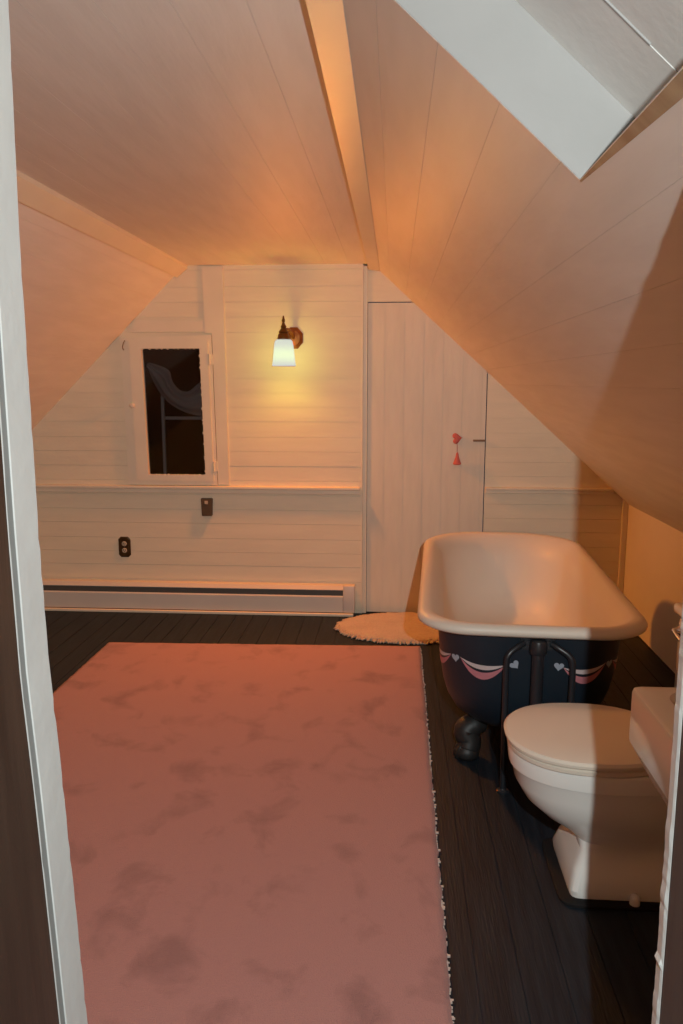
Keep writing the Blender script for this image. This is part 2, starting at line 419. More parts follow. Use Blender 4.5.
# curtain swag
bm = bmesh.new()
up = smooth_path([(-1.52, 4.83, 1.52), (-1.40, 4.82, 1.475), (-1.375, 4.81, 1.41), (-1.33, 4.80, 1.355), (-1.27, 4.80, 1.345), (-1.20, 4.81, 1.40), (-1.05, 4.82, 1.50), (-.905, 4.83, 1.58)], 8)
lowp = smooth_path([(-1.535, 4.83, 1.49), (-1.48, 4.82, 1.37), (-1.42, 4.81, 1.29), (-1.34, 4.80, 1.235), (-1.25, 4.80, 1.20), (-1.15, 4.81, 1.19), (-1.03, 4.82, 1.21), (-.905, 4.83, 1.25)], 8)
rows = []
for i in range(13):
    t = i/12; rows.append([a.lerp(b, t)+Vector((0, .010*math.sin(t*PI*5)-.03*math.sin(t*PI), 0)) for a, b in zip(up, lowp)])
loft(bm, rows, False, False, False)
cu = obj('curtain', bm, M['curtain'], None, True)
sm = cu.modifiers.new('thickness', 'SOLIDIFY'); sm.thickness = .002
tag(rebase(cu, (-1.3, 4.82, 1.2)), 'grey curtain swag drooping behind the dark window glass', 'curtain')

# trims on the far wall
bm = bmesh.new()
prism(bm, [(-1.057, YW-.014, 0.79), (-0.990, YW-.014, 0.79), (-0.998, YW-.014, 2.056), (-1.120, YW-.014, 2.056), (-1.112, YW-.014, 1.682), (-1.071, YW-.014, 1.682)], (0, .016, 0))
struct('trim_3', bm, M['trim'], 'vertical board right of the small window running up to the ceiling', 'trim')
bm = bmesh.new(); prism(bm, [(-1.55, YW-.010, 1.690), (-1.113, YW-.010, 1.690), (-1.113, YW-.010, 1.752), (-1.53, YW-.010, 1.758)], (0, .014, 0))
struct('trim_4', bm, M['trim'], 'short header board above the small window', 'trim')
bm = bmesh.new()
box(bm, XKL+.002, YW-.036, 0.764, XE-.010, YW+.002, 0.781, .004); box(bm, XKL+.002, YW-.016, 0.736, XE-.010, YW+.002, 0.7635, .003)
struct('trim_5', bm, M['trim'], 'chair rail shelf along the far wall under the window', 'chair rail')
bm = bmesh.new()
box(bm, 0.540, YD-.030, 0.772, 1.285, YD+.002, 0.785, .003); box(bm, 0.540, YD-.016, 0.750, 1.285, YD+.002, 0.7715, .003)
struct('trim_6', bm, M['trim'], 'short chair rail behind the bathtub right of the plank door', 'chair rail')
bm = bmesh.new(); box(bm, 1.342, YD-.018, 0, XK-.001, YD+.002, 0.725, .003)
struct('trim_7', bm, M['trim'], 'corner board where the far wall meets the low wall', 'trim')
bm = bmesh.new(); box(bm, XKL+.002, 4.535, 0.0, -0.236, 4.552, 0.018, .004)
struct('baseboard_far', bm, M['trim'], 'thin cream strip on the floor along the foot of the heater', 'baseboard')
# ceiling battens
bm = bmesh.new(); prism(bm, [(-0.157, YF1, 2.032), (-0.094, YF1, 2.024), (-0.094, YF1, 2.045), (-0.157, YF1, ZC)], (0, 4.618-YF1, 0))
struct('trim_8', bm, M['trim'], 'flat batten along the joint of flat ceiling and right slope', 'ceiling batten')
bm = bmesh.new(); prism(bm, [(-1.206, YF1, ZC), (-1.208, YF1, ZC-.016), (-1.268, YF1, 1.998), (-1.284, YF1, 2.006), (-1.25, YF1, ZC)], (0, 4.618-YF1, 0))
struct('trim_9', bm, M['trim'], 'batten along the joint of flat ceiling and window side slope', 'ceiling batten')

# ------------------------------------------------------------------ skylight
sk = thing('window_2', 'skylight well in the sloping ceiling with boarded white panel', 'skylight', (SKX1, SKY1, zr(SKX1)), kind='structure')
out = -nR
def sp(x, y, dpt): return Vector((x, y, zr(x))) + out*dpt
DEP = 0.112
bm = bmesh.new()   # far cheek, near cheek, upper cheek
prism(bm, [sp(SKX0-.02, SKY1-.002, 0.0005), sp(SKX1+.004, SKY1-.002, 0.0005), sp(SKX1+.004, SKY1-.002, DEP+.02), sp(SKX0-.02, SKY1-.002, DEP+.02)], (0, .02, 0))
prism(bm, [sp(SKX0-.02, SKY0, 0), sp(SKX1+.02, SKY0, 0), sp(SKX1+.02, SKY0, DEP+.02), sp(SKX0-.02, SKY0, DEP+.02)], (0, -.02, 0))
prism(bm, [sp(SKX0, SKY0, 0), sp(SKX0, SKY1, 0), sp(SKX0, SKY1, DEP+.02), sp(SKX0, SKY0, DEP+.02)], -vR*.02)
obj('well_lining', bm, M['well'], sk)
bm = bmesh.new()   # lower face, warm shade put into its tan colour, opening towards the near end
rnd = random.Random(2)
a = [sp(SKX1+.001, SKY1, .0), sp(SKX1+.001, SKY0, .0), sp(SKX1+.006, SKY0, DEP+.02), sp(SKX1+.006, SKY1, DEP+.02)]
b_ = [p + vR*t for p, t in zip([sp(SKX1+.001, SKY1, -.0012), sp(SKX1+.001, SKY0, -.0012), a[2], a[3]], (.003, .032, .02, .02))]
a[0] = sp(SKX1+.001, SKY1, -.0012); a[1] = sp(SKX1+.001, SKY0, -.0012)
va = [bm.verts.new(p) for p in a]; vb = [bm.verts.new(p) for p in b_]
bm.faces.new(va); bm.faces.new(vb[::-1])
for i in range(4): bm.faces.new((va[i], va[(i+1) % 4], vb[(i+1) % 4], vb[i]))
obj('well_sill', bm, M['sill_shade'], sk)
ym = 1.070
bm = bmesh.new()
prism(bm, [sp(SKX0, SKY0, DEP+.001), sp(SKX1+.003, SKY0, DEP+.001), sp(SKX1+.003, ym, DEP+.001), sp(SKX0, ym, DEP+.001)], out*.012)
obj('skylight_panel', bm, M['white_gloss'], sk)
bm = bmesh.new()
prism(bm, [sp(SKX0, ym+.001, DEP), sp(SKX1+.003, ym+.001, DEP), sp(SKX1+.003, SKY1, DEP), sp(SKX0, SKY1, DEP)], out*.012)
obj('skylight_board', bm, M['white_gloss'], sk)
bm = bmesh.new()
prism(bm, [sp(SKX0, ym-.003, DEP-.0012), sp(SKX1-.035, ym-.003, DEP-.0012), sp(SKX1-.035, ym+.0005, DEP-.0012), sp(SKX0, ym+.0005, DEP-.0012)], out*.006)
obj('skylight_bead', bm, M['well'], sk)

# ------------------------------------------------------------------ partition with the doorway we look through
JL, JR = -0.372, 0.300
bm = bmesh.new()
def pwall(x0, x1, z0, z1):
    p = [(x0, z0), (x1, z0), (x1, z1), (x0, z1)]
    p = clip(p, -SL, 1, 2.058 - SL*XL0 - .004); 
    if len(p) >= 3: p = clip(p, SR, 1, 2.058 + SR*XR0 - .004)
    if len(p) >= 3: prism(bm, [(u, YF0, v) for u, v in p], (0, YF1-YF0-.001, 0))
pwall(XKL, JL-.02, 0, ZC-.002); pwall(JR+.02, XK, 0, ZC-.002); pwall(JL-.02, -0.135, 1.95, ZC-.002)
struct('wall_front', bm, M['plaster'], 'partition around the doorway in the foreground', 'wall')
# left jamb board, its room-side edge worn
def jamb(x_face, sign, y0, y1, amp, seed, zt):
    rnd = random.Random(seed); bm = bmesh.new(); rings = []
    n = 150
    for k in range(n+1):
        z = zt*k/n
        ch = max(0, rnd.gauss(0, 1))*amp
        bow = 0
        x = x_face + bow
        rings.append([(x, y0, z), (x, y1-.003-ch, z), (x-sign*(.002+ch), y1, z), (x_face-sign*.019, y1, z), (x_face-sign*.019, y0, z)])
    loft(bm, rings); return bm
BOW = [(0, -.340), (.64, -.359), (.83, -.366), (.98, -.372), (1.10, -.378), (1.25, -.380), (1.55, -.380), (1.95, -.372)]
def lean(bm):
    """the old jamb is not straight"""
    for v in bm.verts:
        z = min(max(v.co.z, 0), 1.95)
        for (z0, x0), (z1, x1) in zip(BOW, BOW[1:]):
            if z0 <= z <= z1: v.co.x += x0+(x1-x0)*(z-z0)/(z1-z0) + .372; break
    return bm
def tall_box(x0, y0, x1, y1, z0, z1, n=60):
    bm = bmesh.new(); loft(bm, [[(x0, y0, z0+(z1-z0)*k/n), (x1, y0, z0+(z1-z0)*k/n), (x1, y1, z0+(z1-z0)*k/n), (x0, y1, z0+(z1-z0)*k/n)] for k in range(n+1)]); return bm
struct('trim_10', lean(jamb(-0.372, 1, 0.7495, YF1+.002, .0010, 3, 1.949)), M['white_gloss'], 'white painted left jamb of the doorway in the foreground', 'door jamb')
struct('trim_11', lean(tall_box(-0.391, 0.7382, -0.3736, 0.7490, 0, 1.949)), M['gap'], 'grey groove between white jamb and brown door', 'door jamb')  # nearly flush strip; the groove is shown by its grey colour
struct('trim_12', lean(jamb(-0.3715, 1, 0.7335, 0.7380, .0006, 9, 1.949)), M['white_gloss'], 'slim white bead beside the groove of the left jamb', 'door jamb')
# right jamb: worn wood with a chipped white edge
bm = bmesh.new(); box(bm, JR+.0015, 0.60, 0, JR+.02, 0.786, 1.64, .001)
struct('trim_13', bm, M['grey_wood'], 'worn grey brown right jamb of the doorway in the foreground', 'door jamb')
rnd = random.Random(21); bm = bmesh.new(); rings = []
for k in range(241):
    z = 1.64*k/240; c1 = max(0, rnd.gauss(0, 1))*.0012; c2 = abs(rnd.gauss(0, 1))*.0006
    if rnd.random() < .04: c1 += .005
    rings.append([(JR+.0012+c2*.2, 0.7865-c2, z), (JR-c1*.45, 0.790, z), (JR-c1*.5, YF1+.003, z), (JR+.019, YF1+.003, z), (JR+.019, 0.7865, z)])
loft(bm, rings)
struct('trim_14', bm, M['white_gloss'], 'chipped white edge of the right doorway jamb', 'door jamb')
# brown door standing open towards us on the left
dd = thing('door_2', 'dark brown wooden door standing open at the left edge', 'door', (-0.40, 0.70, 0), kind='structure')
bm = lean(tall_box(-0.415, -0.02, -0.3720, 0.7328, 0.012, 1.945))
obj('door_leaf', bm, M['brown_wood'], dd)

# ------------------------------------------------------------------ rug and mat
def rug():
    bm = bmesh.new(); rnd = random.Random(12)
    nx, ny = 90, 150
    c = {'fl': (-1.531, 3.955), 'fr': (0.150, 4.005), 'nr': (0.140, 0.95), 'nl': (-1.535, 0.95)}
    jl = [rnd.gauss(0, .0015) for _ in range(ny+1)]; jr = [rnd.gauss(0, .0025) for _ in range(ny+1)]; jf = [rnd.gauss(0, .0012) for _ in range(nx+1)]
    from mathutils import noise
    g = []
    for j in range(ny+1):
        t = j/ny; row = []
        for i in range(nx+1):
            s = i/nx
            x = (1-t)*((1-s)*c['nl'][0]+s*c['nr'][0]) + t*((1-s)*c['fl'][0]+s*c['fr'][0])
            y = (1-t)*((1-s)*c['nl'][1]+s*c['nr'][1]) + t*((1-s)*c['fl'][1]+s*c['fr'][1])
            if i == 0: x += jl[j]
            if i == nx: x += jr[j]
            if j == ny: y += jf[i]
            e = min(s, 1-s)*1.67; e2 = min(t, 1-t)*3.05; e = min(e, e2)
            z = 0.016 - 0.006*math.exp(-e/.012) + .0014*noise.noise(Vector((x*9, y*9, 0)))
            row.append(bm.verts.new((x, y, z)))
        g.append(row)
    for j in range(ny):
        for i in range(nx): bm.faces.new((g[j][i], g[j][i+1], g[j+1][i+1], g[j+1][i]))
    edge = [g[0][i] for i in range(nx+1)] + [g[j][nx] for j in range(1, ny+1)] + [g[ny][i] for i in range(nx-1, -1, -1)] + [g[j][0] for j in range(ny-1, 0, -1)]
    low = [bm.verts.new((v.co.x, v.co.y, 0.001)) for v in edge]
    n = len(edge)
    for k in range(n): bm.faces.new((edge[k], low[k], low[(k+1) % n], edge[(k+1) % n]))
    bm.faces.new(low)
    r = thing('area_rug', 'large dusty pink area rug with a plush pile on the black floor', 'rug', (-0.69, 2.5, 0))
    obj('rug_pile', bm, M['rug'], r, True)
    bm = bmesh.new()
    for k in range(330):
        t = (k+rnd.random())/330; y = .96+t*3.03; x = 0.140+0.010*t; l = abs(rnd.gauss(.003, .0025)); wd = rnd.uniform(.002, .004)
        prism(bm, [(x-.004, y-wd, .003), (x-.004, y+wd, .003), (x+l, y+wd*.4+rnd.gauss(0, .002), .003), (x+l, y-wd*.4, .003)], (0, 0, rnd.uniform(.003, .006)))
    f = obj('edge_fringe', bm, M['fringe'], r); f['label'] = 'frayed pale threads along the right edge'; f['kind'] = 'stuff'
rug()

def oval_mat():
    from mathutils import noise
    rnd = random.Random(31); cx, cy, a, b = 0.095, 4.328, 0.405, 0.268
    m = thing('oval_mat', 'cream shaggy oval mat with a ragged edge in front of the plank door', 'mat', (cx, cy, 0))
    bm = bmesh.new(); n = 120; rings = []
    for q, zz in ((1.0, .001), (1.0, .012), (.97, .021), (.9, .025), (.75, .026), (.5, .026), (.25, .026), (.05, .026)):
        ring = []
        for k in range(n):
            t = 2*PI*k/n; w_ = q*(1+.012*math.sin(17*t)*(q > .9)); x, y = cx+a*w_*math.cos(t), cy+b*w_*math.sin(t)
            z = zz + (.004*noise.noise(Vector((x*22, y*22, 3)))+.003*noise.noise(Vector((x*60, y*60, 1))) if zz > .015 else 0)
            ring.append((x, y, z))
        rings.append(ring)
    loft(bm, rings); obj('mat_pile', bm, M['mat_pile'], m, True)
    bm = bmesh.new()
    for k in range(150):
        t = 2*PI*(k+rnd.random()*.7)/150; l = rnd.uniform(.012, .036); w_ = rnd.uniform(.006, .011)
        c = Vector((cx+a*.985*math.cos(t), cy+b*.985*math.sin(t), 0)); o = Vector((math.cos(t)/a, math.sin(t)/b, 0)).normalized(); s = Vector((-o.y, o.x, 0))
        sk_ = rnd.uniform(-.01, .01)
        if cy+b*math.sin(t)+l > 4.612: l = .006
        loft(bm, [[c+s*w_*math.cos(u)+Vector((0, 0, .009+.007*math.sin(u))) for u in (0, PI/3, 2*PI/3, PI, 4*PI/3, 5*PI/3)],
                  [c+o*l*.6+s*(sk_*.5+w_*.9*math.cos(u))+Vector((0, 0, .009+.006*math.sin(u))) for u in (0, PI/3, 2*PI/3, PI, 4*PI/3, 5*PI/3)],
                  [c+o*l+s*(sk_+w_*.3*math.cos(u))+Vector((0, 0, .006+.003*math.sin(u))) for u in (0, PI/3, 2*PI/3, PI, 4*PI/3, 5*PI/3)]])
    f = obj('mat_fringe', bm, M['mat_pile'], m, True); f['kind'] = 'stuff'
oval_mat()

# ------------------------------------------------------------------ baseboard heater
h = thing('baseboard_heater', 'long cream electric baseboard heater under the window wall', 'heater', (-1.4, YW-.04, 0))
HX0, HX1 = -2.59, -0.300
bm = bmesh.new()
prism(bm, [(HX0, 4.552, 0.022), (HX0, 4.552, 0.117), (HX0, 4.557, 0.125), (HX0, 4.562, 0.120), (HX0, 4.562, 0.022)], (HX1-HX0, 0, 0))
obj('front_panel', bm, M['heater'], h)
bm = bmesh.new()
prism(bm, [(HX0, 4.556, 0.158), (HX0, 4.554, 0.162), (HX0, 4.572, 0.184), (HX0, 4.613, 0.186), (HX0, 4.613, 0.180), (HX0, 4.574, 0.178), (HX0, 4.560, 0.158)], (HX1-HX0, 0, 0))
obj('top_cover', bm, M['heater'], h)
bm = bmesh.new(); box(bm, HX0, 4.568, 0.03, HX1, 4.614, 0.175)
obj('heating_slot', bm, M['fin'], h)
bm = bmesh.new(); box(bm, HX1+.001, 4.550, 0.020, HX1+.072, 4.614, 0.187, .005)
obj('end_cap', bm, M['heater'], h, True, .5)
bm = bmesh.new(); box(bm, HX0, 4.556, 0.0, HX1+.068, 4.614, 0.019, .002)
obj('base_rail', bm, M['fin'], h)

# ------------------------------------------------------------------ sconce
s = thing('wall_sconce', 'copper wall sconce with a lit frosted glass shade', 'lamp', (-0.590, YW, 1.647))
def octagon(r, cx, cz, y, sx=1.0):
    return [(cx+r*sx*math.cos(PI/8+k*PI/4), y, cz+r*math.sin(PI/8+k*PI/4)) for k in range(8)]
bm = bmesh.new()
loft(bm, [octagon(.066, -.590, 1.652, YW-.001, .86), octagon(.066, -.590, 1.652, YW-.010, .86), octagon(.052, -.590, 1.652, YW-.016, .86), octagon(.046, -.590, 1.652, YW-.028, .86), octagon(.02, -.590, 1.652, YW-.034, .86)])
obj('backplate', bm, M['copper'], s)
bm = bmesh.new()
tube(bm, [(-.590, YW-.028, 1.655), (-.594, YW-.055, 1.675), (-.606, YW-.130, 1.692), (-.620, YW-.184, 1.686), (-.624, YW-.190, 1.665)], [.013, .010, .009, .009], 12)
obj('arm', bm, M['copper'], s, True)
bm = bmesh.new()
lathe(bm, [(.034, 1.630), (.036, 1.634), (.035, 1.640), (.033, 1.646), (.030, 1.662), (.024, 1.668), (.028, 1.676), (.020, 1.686), (.013, 1.697), (.016, 1.706), (.009, 1.716), (.006, 1.728), (.010, 1.738), (.006, 1.748), (.003, 1.764)], 24, (-.624, 4.430, 0))
obj('shade_holder', bm, M['brass'], s, True, .7)
bm = bmesh.new()
lathe(bm, [(.040, 1.635), (.050, 1.624), (.055, 1.60), (.059, 1.56), (.063, 1.52), (.068, 1.488), (.065, 1.489), (.060, 1.52), (.056, 1.56), (.052, 1.60), (.047, 1.622), (.038, 1.632)], 32, (-.624, 4.430, 0), cap0=False, cap1=False)
obj('lamp_shade', bm, M['shade'], s, True)
bm = bmesh.new()
lathe(bm, [(.063, 1.496), (.040, 1.494), (.002, 1.493)], 32, (-.624, 4.430, 0), cap0=False)
obj('added_diffuser', bm, M['shade'], s, True)  # added frosted disc, dims the light falling straight down from the bulb

# ------------------------------------------------------------------ outlet, thermostat, hanging heart
o = thing('wall_outlet', 'dark bronze outlet plate low on the far wall above the heater', 'outlet', (-1.655, YW, 0.395))
bm = bmesh.new()
def outl(y, k): 
    w_, hh = .038*k, .064*k; cx, cz = -1.655, .395
    return [(cx-w_, y, cz-hh*.75), (cx-w_*.6, y, cz-hh), (cx+w_*.6, y, cz-hh), (cx+w_, y, cz-hh*.75), (cx+w_, y, cz+hh*.75), (cx+w_*.6, y, cz+hh), (cx-w_*.6, y, cz+hh), (cx-w_, y, cz+hh*.75)]
loft(bm, [outl(YW-.0005, 1), outl(YW-.004, 1), outl(YW-.007, .9)]); obj('cover_plate', bm, M['plate_brass'], o)
for dz in (-.021, .021):
    bm = bmesh.new(); lathe(bm, [(.0155, YW-.007), (.0155, YW-.009), (.014, YW-.0100)], 20, (-1.655, 0, .395+dz), 'y')
    q = obj('socket', bm, M['ivory'], o, True, .6); 
    bm = bmesh.new()
    for dx in (-.006, .006): box(bm, -1.655+dx-.0018, YW-.0108, .395+dz-.001, -1.655+dx+.0018, YW-.0101, .395+dz+.008)
    lathe(bm, [(.0025, YW-.0101), (.0025, YW-.0108)], 10, (-1.655, 0, .395+dz-.008), 'y')
    obj('slot', bm, M['black'], q)
bm = bmesh.new(); lathe(bm, [(.003, YW-.007), (.003, YW-.009)], 10, (-1.655, 0, .395), 'y'); obj('screw', bm, M['plate_brass'], o)

t = thing('thermostat', 'small brown thermostat box under the chair rail right of the window', 'thermostat', (-1.128, YW, .650))
bm = bmesh.new(); prism(bm, [(-1.160, YW-.0005, .598), (-1.098, YW-.0005, .598), (-1.094, YW-.0005, .706), (-1.164, YW-.0005, .706)], (0, -.026, 0))
bmesh.ops.bevel(bm, geom=bm.edges[:], offset=.003, segments=2, affect='EDGES'); obj('housing', bm, M['thermo'], t)
bm = bmesh.new(); box(bm, -1.140, YW-.0305, .672, -1.120, YW-.0268, .692, .0015); q = obj('dial_window', bm, M['ivory'], t); q['label'] = 'pale square temperature window'

k = thing('heart_ornament', 'red heart and bell shaped tassel hanging on the plank door', 'ornament', (.358, YD, 1.06))
bm = bmesh.new()
def heart_pts(n=28):
    P = []
    for i in range(n):
        u = 2*PI*i/n; x = 16*math.sin(u)**3; y = 13*math.cos(u)-5*math.cos(2*u)-2*math.cos(3*u)-math.cos(4*u); P.append((x/17, (y+2.5)/17))
    return P
HP = heart_pts()
A = math.radians(98)
def heart_ring(sc, y): return [(.371+sc*(u*math.cos(A)-v*math.sin(A))*-1*-1, y, 1.074+sc*(u*math.sin(A)+v*math.cos(A))) for u, v in HP]
loft(bm, [heart_ring(.024, YD-.002), heart_ring(.034, YD-.006), heart_ring(.034, YD-.012), heart_ring(.026, YD-.018), heart_ring(.010, YD-.021)])
obj('felt_heart', bm, M['heart_red'], k, True, .9)
bm = bmesh.new(); tube(bm, [(.369, YD-.008, 1.046), (.370, YD-.009, 1.01), (.370, YD-.009, .985)], .0017, 6)
obj('string', bm, M['string'], k)
bm = bmesh.new(); lathe(bm, [(.003, .992), (.007, .985), (.010, .966), (.017, .945), (.024, .924), (.021, .921), (.005, .925)], 18, (.370, YD-.026, 0))
obj('tassel', bm, M['heart_red'], k, True, .9)

# ------------------------------------------------------------------ clawfoot bathtub
TC = Vector((0.524, 3.372, 0)); TA = math.radians(-3.2); TL, TW = 0.838, 0.398
ca, sa = math.cos(TA), math.sin(TA)
def tw(x, y, z): return Vector((TC.x + x*ca - y*sa, TC.y + x*sa + y*ca, z))
def outline(ds, dn, df, rn, rf, nc=12):
    """rounded rectangle, starts at the middle of the near end and goes round by +x"""
    a = TW-ds; yn = -TL+dn; yf = TL-df; P = []
    rn = min(rn, a-.01); rf = min(rf, a-.01)
    def bulge(x, s): return s*.012*(1-(x/a)**2)
    for i in range(6): 
        x = (a-rn)*i/6; P.append((x, yn-bulge(x, 1)))
    for i in range(nc+1): 
        t = -PI/2+PI/2*i/nc; x = a-rn+rn*math.cos(t); P.append((x, yn+rn+rn*math.sin(t)-bulge(min(x, a), 1)))
    for i in range(1, 12): 
        t = i/12; P.append((a, (yn+rn)*(1-t)+(yf-rf)*t))
    for i in range(nc+1): 
        t = PI/2*i/nc; x = a-rf+rf*math.cos(t); P.append((x, yf-rf+rf*math.sin(t)+bulge(min(x, a), 1)))
    for i in range(1, 6):
        x = (a-rf)*(1-i/6); P.append((x, yf+bulge(x, 1)))
    full = P + [(0, yf+bulge(0, 1))] + [(-x, y) for x, y in P[:0:-1]]
    return full
RN, RF = 0.175, 0.285
tub = thing('bathtub', 'clawfoot bathtub with a cream enamel rim and navy painted outside', 'bathtub', TC)
# outside profile: z, side inset, near inset, far inset, near radius, far radius
PROF = [(.562, 0.072, .050, .055, .16, .27), (.54, 0.075, .053, .06, .16, .27), (.48, 0.079, .058, .075, .16, .27), (.40, 0.086, .066, .10, .165, .27), (.32, 0.098, .078, .135, .17, .26),
        (.26, 0.114, .095, .17, .175, .25), (.20, 0.142, .125, .22, .18, .24), (.165, 0.177, .16, .26, .17, .22), (.14, 0.227, .21, .32, .15, .18), (.128, 0.282, .27, .38, .12, .13)]
bm = bmesh.new()
loft(bm, [[tw(x, y, p[0]) for x, y in outline(*p[1:])] for p in PROF], False, True)
obj('shell', bm, M['navy'], tub, True)
bm = bmesh.new()
rim = [(.066, .570), (.050, .561), (.034, .556), (.014, .556), (.003, .564), (.000, .576), (.006, .588), (.020, .596), (.036, .595), (.050, .588), (.060, .575)]
rings = [[tw(x, y, z) for x, y in outline(d, d, d, max(RN-d*.3, .05), max(RF-d*.3, .05))] for d, z in rim]
for z, ds, dn, df, rn, rf in [(.55, 0.092, .072, .085, .16, .27), (.48, 0.102, .085, .115, .16, .27), (.40, 0.114, .10, .15, .165, .26), (.32, 0.130, .118, .19, .17, .25), (.26, 0.152, .14, .23, .17, .24), (.215, 0.187, .175, .29, .16, .21), (.195, 0.252, .24, .38, .13, .15), (.190, 0.322, .32, .5, .09, .09)]:
    rings.append([tw(x, y, z) for x, y in outline(ds, dn, df, rn, rf)])
loft(bm, rings, False, True)
e = obj('enamel_basin', bm, M['enamel'], tub, True); e['label'] = 'cream enamel rim and inside'
# claw feet
for sx in (-1, 1):
    for sy in (-1, 1):
        bm = bmesh.new()
        yb = sy*(.56 if sy < 0 else .48)
        tube(bm, [tw(sx*.14, yb, .118), tw(sx*.172, yb+sy*.01, .122), tw(sx*.208, yb+sy*.02, .098), tw(sx*.197, yb+sy*.03, .062), tw(sx*.202, yb+sy*.04, .034)], [.030, .044, .048, .046, .044], 12)
        lathe(bm, [(.015, .001), (.040, .003), (.048, .018), (.047, .036), (.034, .054), (.012, .062)], 16, tw(sx*.205, yb+sy*.04, 0))
        for dt in (-.6, 0, .6):
            dx, dy = math.cos(dt)*sx, math.sin(dt)
            p0 = Vector((sx*.199, yb+sy*.04))
            tube(bm, [tw(p0.x+dx*.010, p0.y+dy*.014, .058), tw(p0.x+dx*.036, p0.y+dy*.034, .046), tw(p0.x+dx*.049, p0.y+dy*.040, .020), tw(p0.x+dx*.050, p0.y+dy*.040, .004)], [.012, .012, .009, .005], 8)
        obj('claw_foot', bm, M['iron'], tub, True)

# a map of the outside: arc length from the middle of the near end and height -> point and outward normal
def shell_at(sarc, z):
    for p, q in zip(PROF, PROF[1:]):
        if p[0] >= z >= q[0]:
            t = (p[0]-z)/(p[0]-q[0]); par = [p[i]+(q[i]-p[i])*t for i in range(1, 6)]; break
    L_ = outline(*par, nc=12)
    if sarc < 0: L_ = [(-x, y) for x, y in L_]
    s_ = abs(sarc); i = 0; n = len(L_)
    while True:
        a, b = Vector(L_[i]), Vector(L_[(i+1) % n]); l = (b-a).length
        if s_ <= l or i > n-3: break
        s_ -= l; i += 1
    p = a+(b-a)*(s_/l); tdir = (b-a).normalized(); nrm = Vector((tdir.y, -tdir.x))
    if sarc < 0: nrm = -nrm
    return p, nrm
def on_shell(sarc, z, lift=.0012):
    p, nrm = shell_at(sarc, z); p = p+nrm*lift
    return tw(p.x, p.y, z)
def decal_strip(bm, upper, lower, n=18, m=3):
    """patch of paint between two curves given as functions of t -> (s, z)"""
    rows = []
    for j in range(m+1):
        f = j/m; row = []
        for i in range(n+1):
            t = i/n; u, l_ = upper(t), lower(t); row.append(on_shell(u[0]+(l_[0]-u[0])*f, u[1]+(l_[1]-u[1])*f))
        rows.append(row)
    loft(bm, rows, False, False, False)
def swag(s0, s1, z0, z1, sag_w, sag_p):
    mid = lambda t, sag: (s0+(s1-s0)*t, z0+(z1-z0)*t-sag*4*t*(1-t))
    bm = bmesh.new(); decal_strip(bm, lambda t: mid(t, sag_w*.35), lambda t: mid(t, sag_w*.85)); 
    o = obj('painted_ribbon', bm, M['ribbon_paint'], tub); o['label'] = 'pale painted ribbon'
    bm = bmesh.new(); decal_strip(bm, lambda t: (mid(t, sag_w*1.15)), lambda t: mid(t, sag_p))
    o = obj('painted_swag', bm, M['pink_paint'], tub); o['label'] = 'pink painted swag'
def dheart(sc, zc, size, tilt=0.0):
    bm = bmesh.new(); c = bm.verts.new(on_shell(sc, zc-.001, .0016)); ct, st = math.cos(tilt), math.sin(tilt)
    V = [bm.verts.new(on_shell(sc+size*(u*ct-v*st), zc+size*(u*st+v*ct), .0016)) for u, v in HP]
    for i in range(len(V)): bm.faces.new((c, V[i], V[(i+1) % len(V)]))
    o = obj('painted_heart', bm, M['heart_paint'], tub); o['label'] = 'grey blue painted heart'
swag(-.250, -.088, .452, .440, .034, .066)
swag(.103, .258, .440, .452, .034, .066)
swag(-.465, -.290, .452, .452, .034, .066); swag(.296, .470, .452, .452, .034, .066)
for sc, ti in ((-.270, .1), (-.058, .7), (.088, -.1), (.277, 0)): dheart(sc, .441, .018, ti)
# plumbing on the near end
bm = bmesh.new()
px_, = (0.012,)
yn = -TL+.050
tube(bm, [tw(px_, yn-.040, .535), tw(px_, yn-.040, .30), tw(px_, yn-.038, .012)], .021, 16)
lathe(bm, [(.027, .500), (.030, .506), (.030, .530), (.026, .545), (.020, .549)], 20, tw(px_, yn-.040, 0))
obj('overflow_pipe', bm, M['pipe_black'], tub, True, .7)
bm = bmesh.new(); P = tw(px_, yn-.012, .530); 
prism(bm, [tw(px_-.055, yn-.003, .505), tw(px_+.055, yn-.003, .505), tw(px_+.06, yn-.003, .545), tw(px_-.06, yn-.003, .545)], tw(0, -.022, 0)-tw(0, 0, 0))
bmesh.ops.bevel(bm, geom=bm.edges[:], offset=.006, segments=3, affect='EDGES'); obj('overflow_plate', bm, M['pipe_black'], tub, True, .6)
for sgn, x1 in ((-1, -.092), (1, .125)):
    bm = bmesh.new()
    tube(bm, [tw(px_+sgn*.045, yn-.024, .530), tw(px_+sgn*.068, yn-.038, .520), tw(x1*.93, yn-.050, .495), tw(x1, yn-.052, .455), tw(x1, yn-.052, .33), tw(x1-sgn*.002, yn-.052, .012)], .0105, 12, 8)
    lathe(bm, [(.022, .001), (.022, .006), (.013, .010), (.0105, .014)], 16, tw(x1-sgn*.002, yn-.052, 0))
    obj('supply_pipe', bm, M['pipe_black'], tub, True, .7)

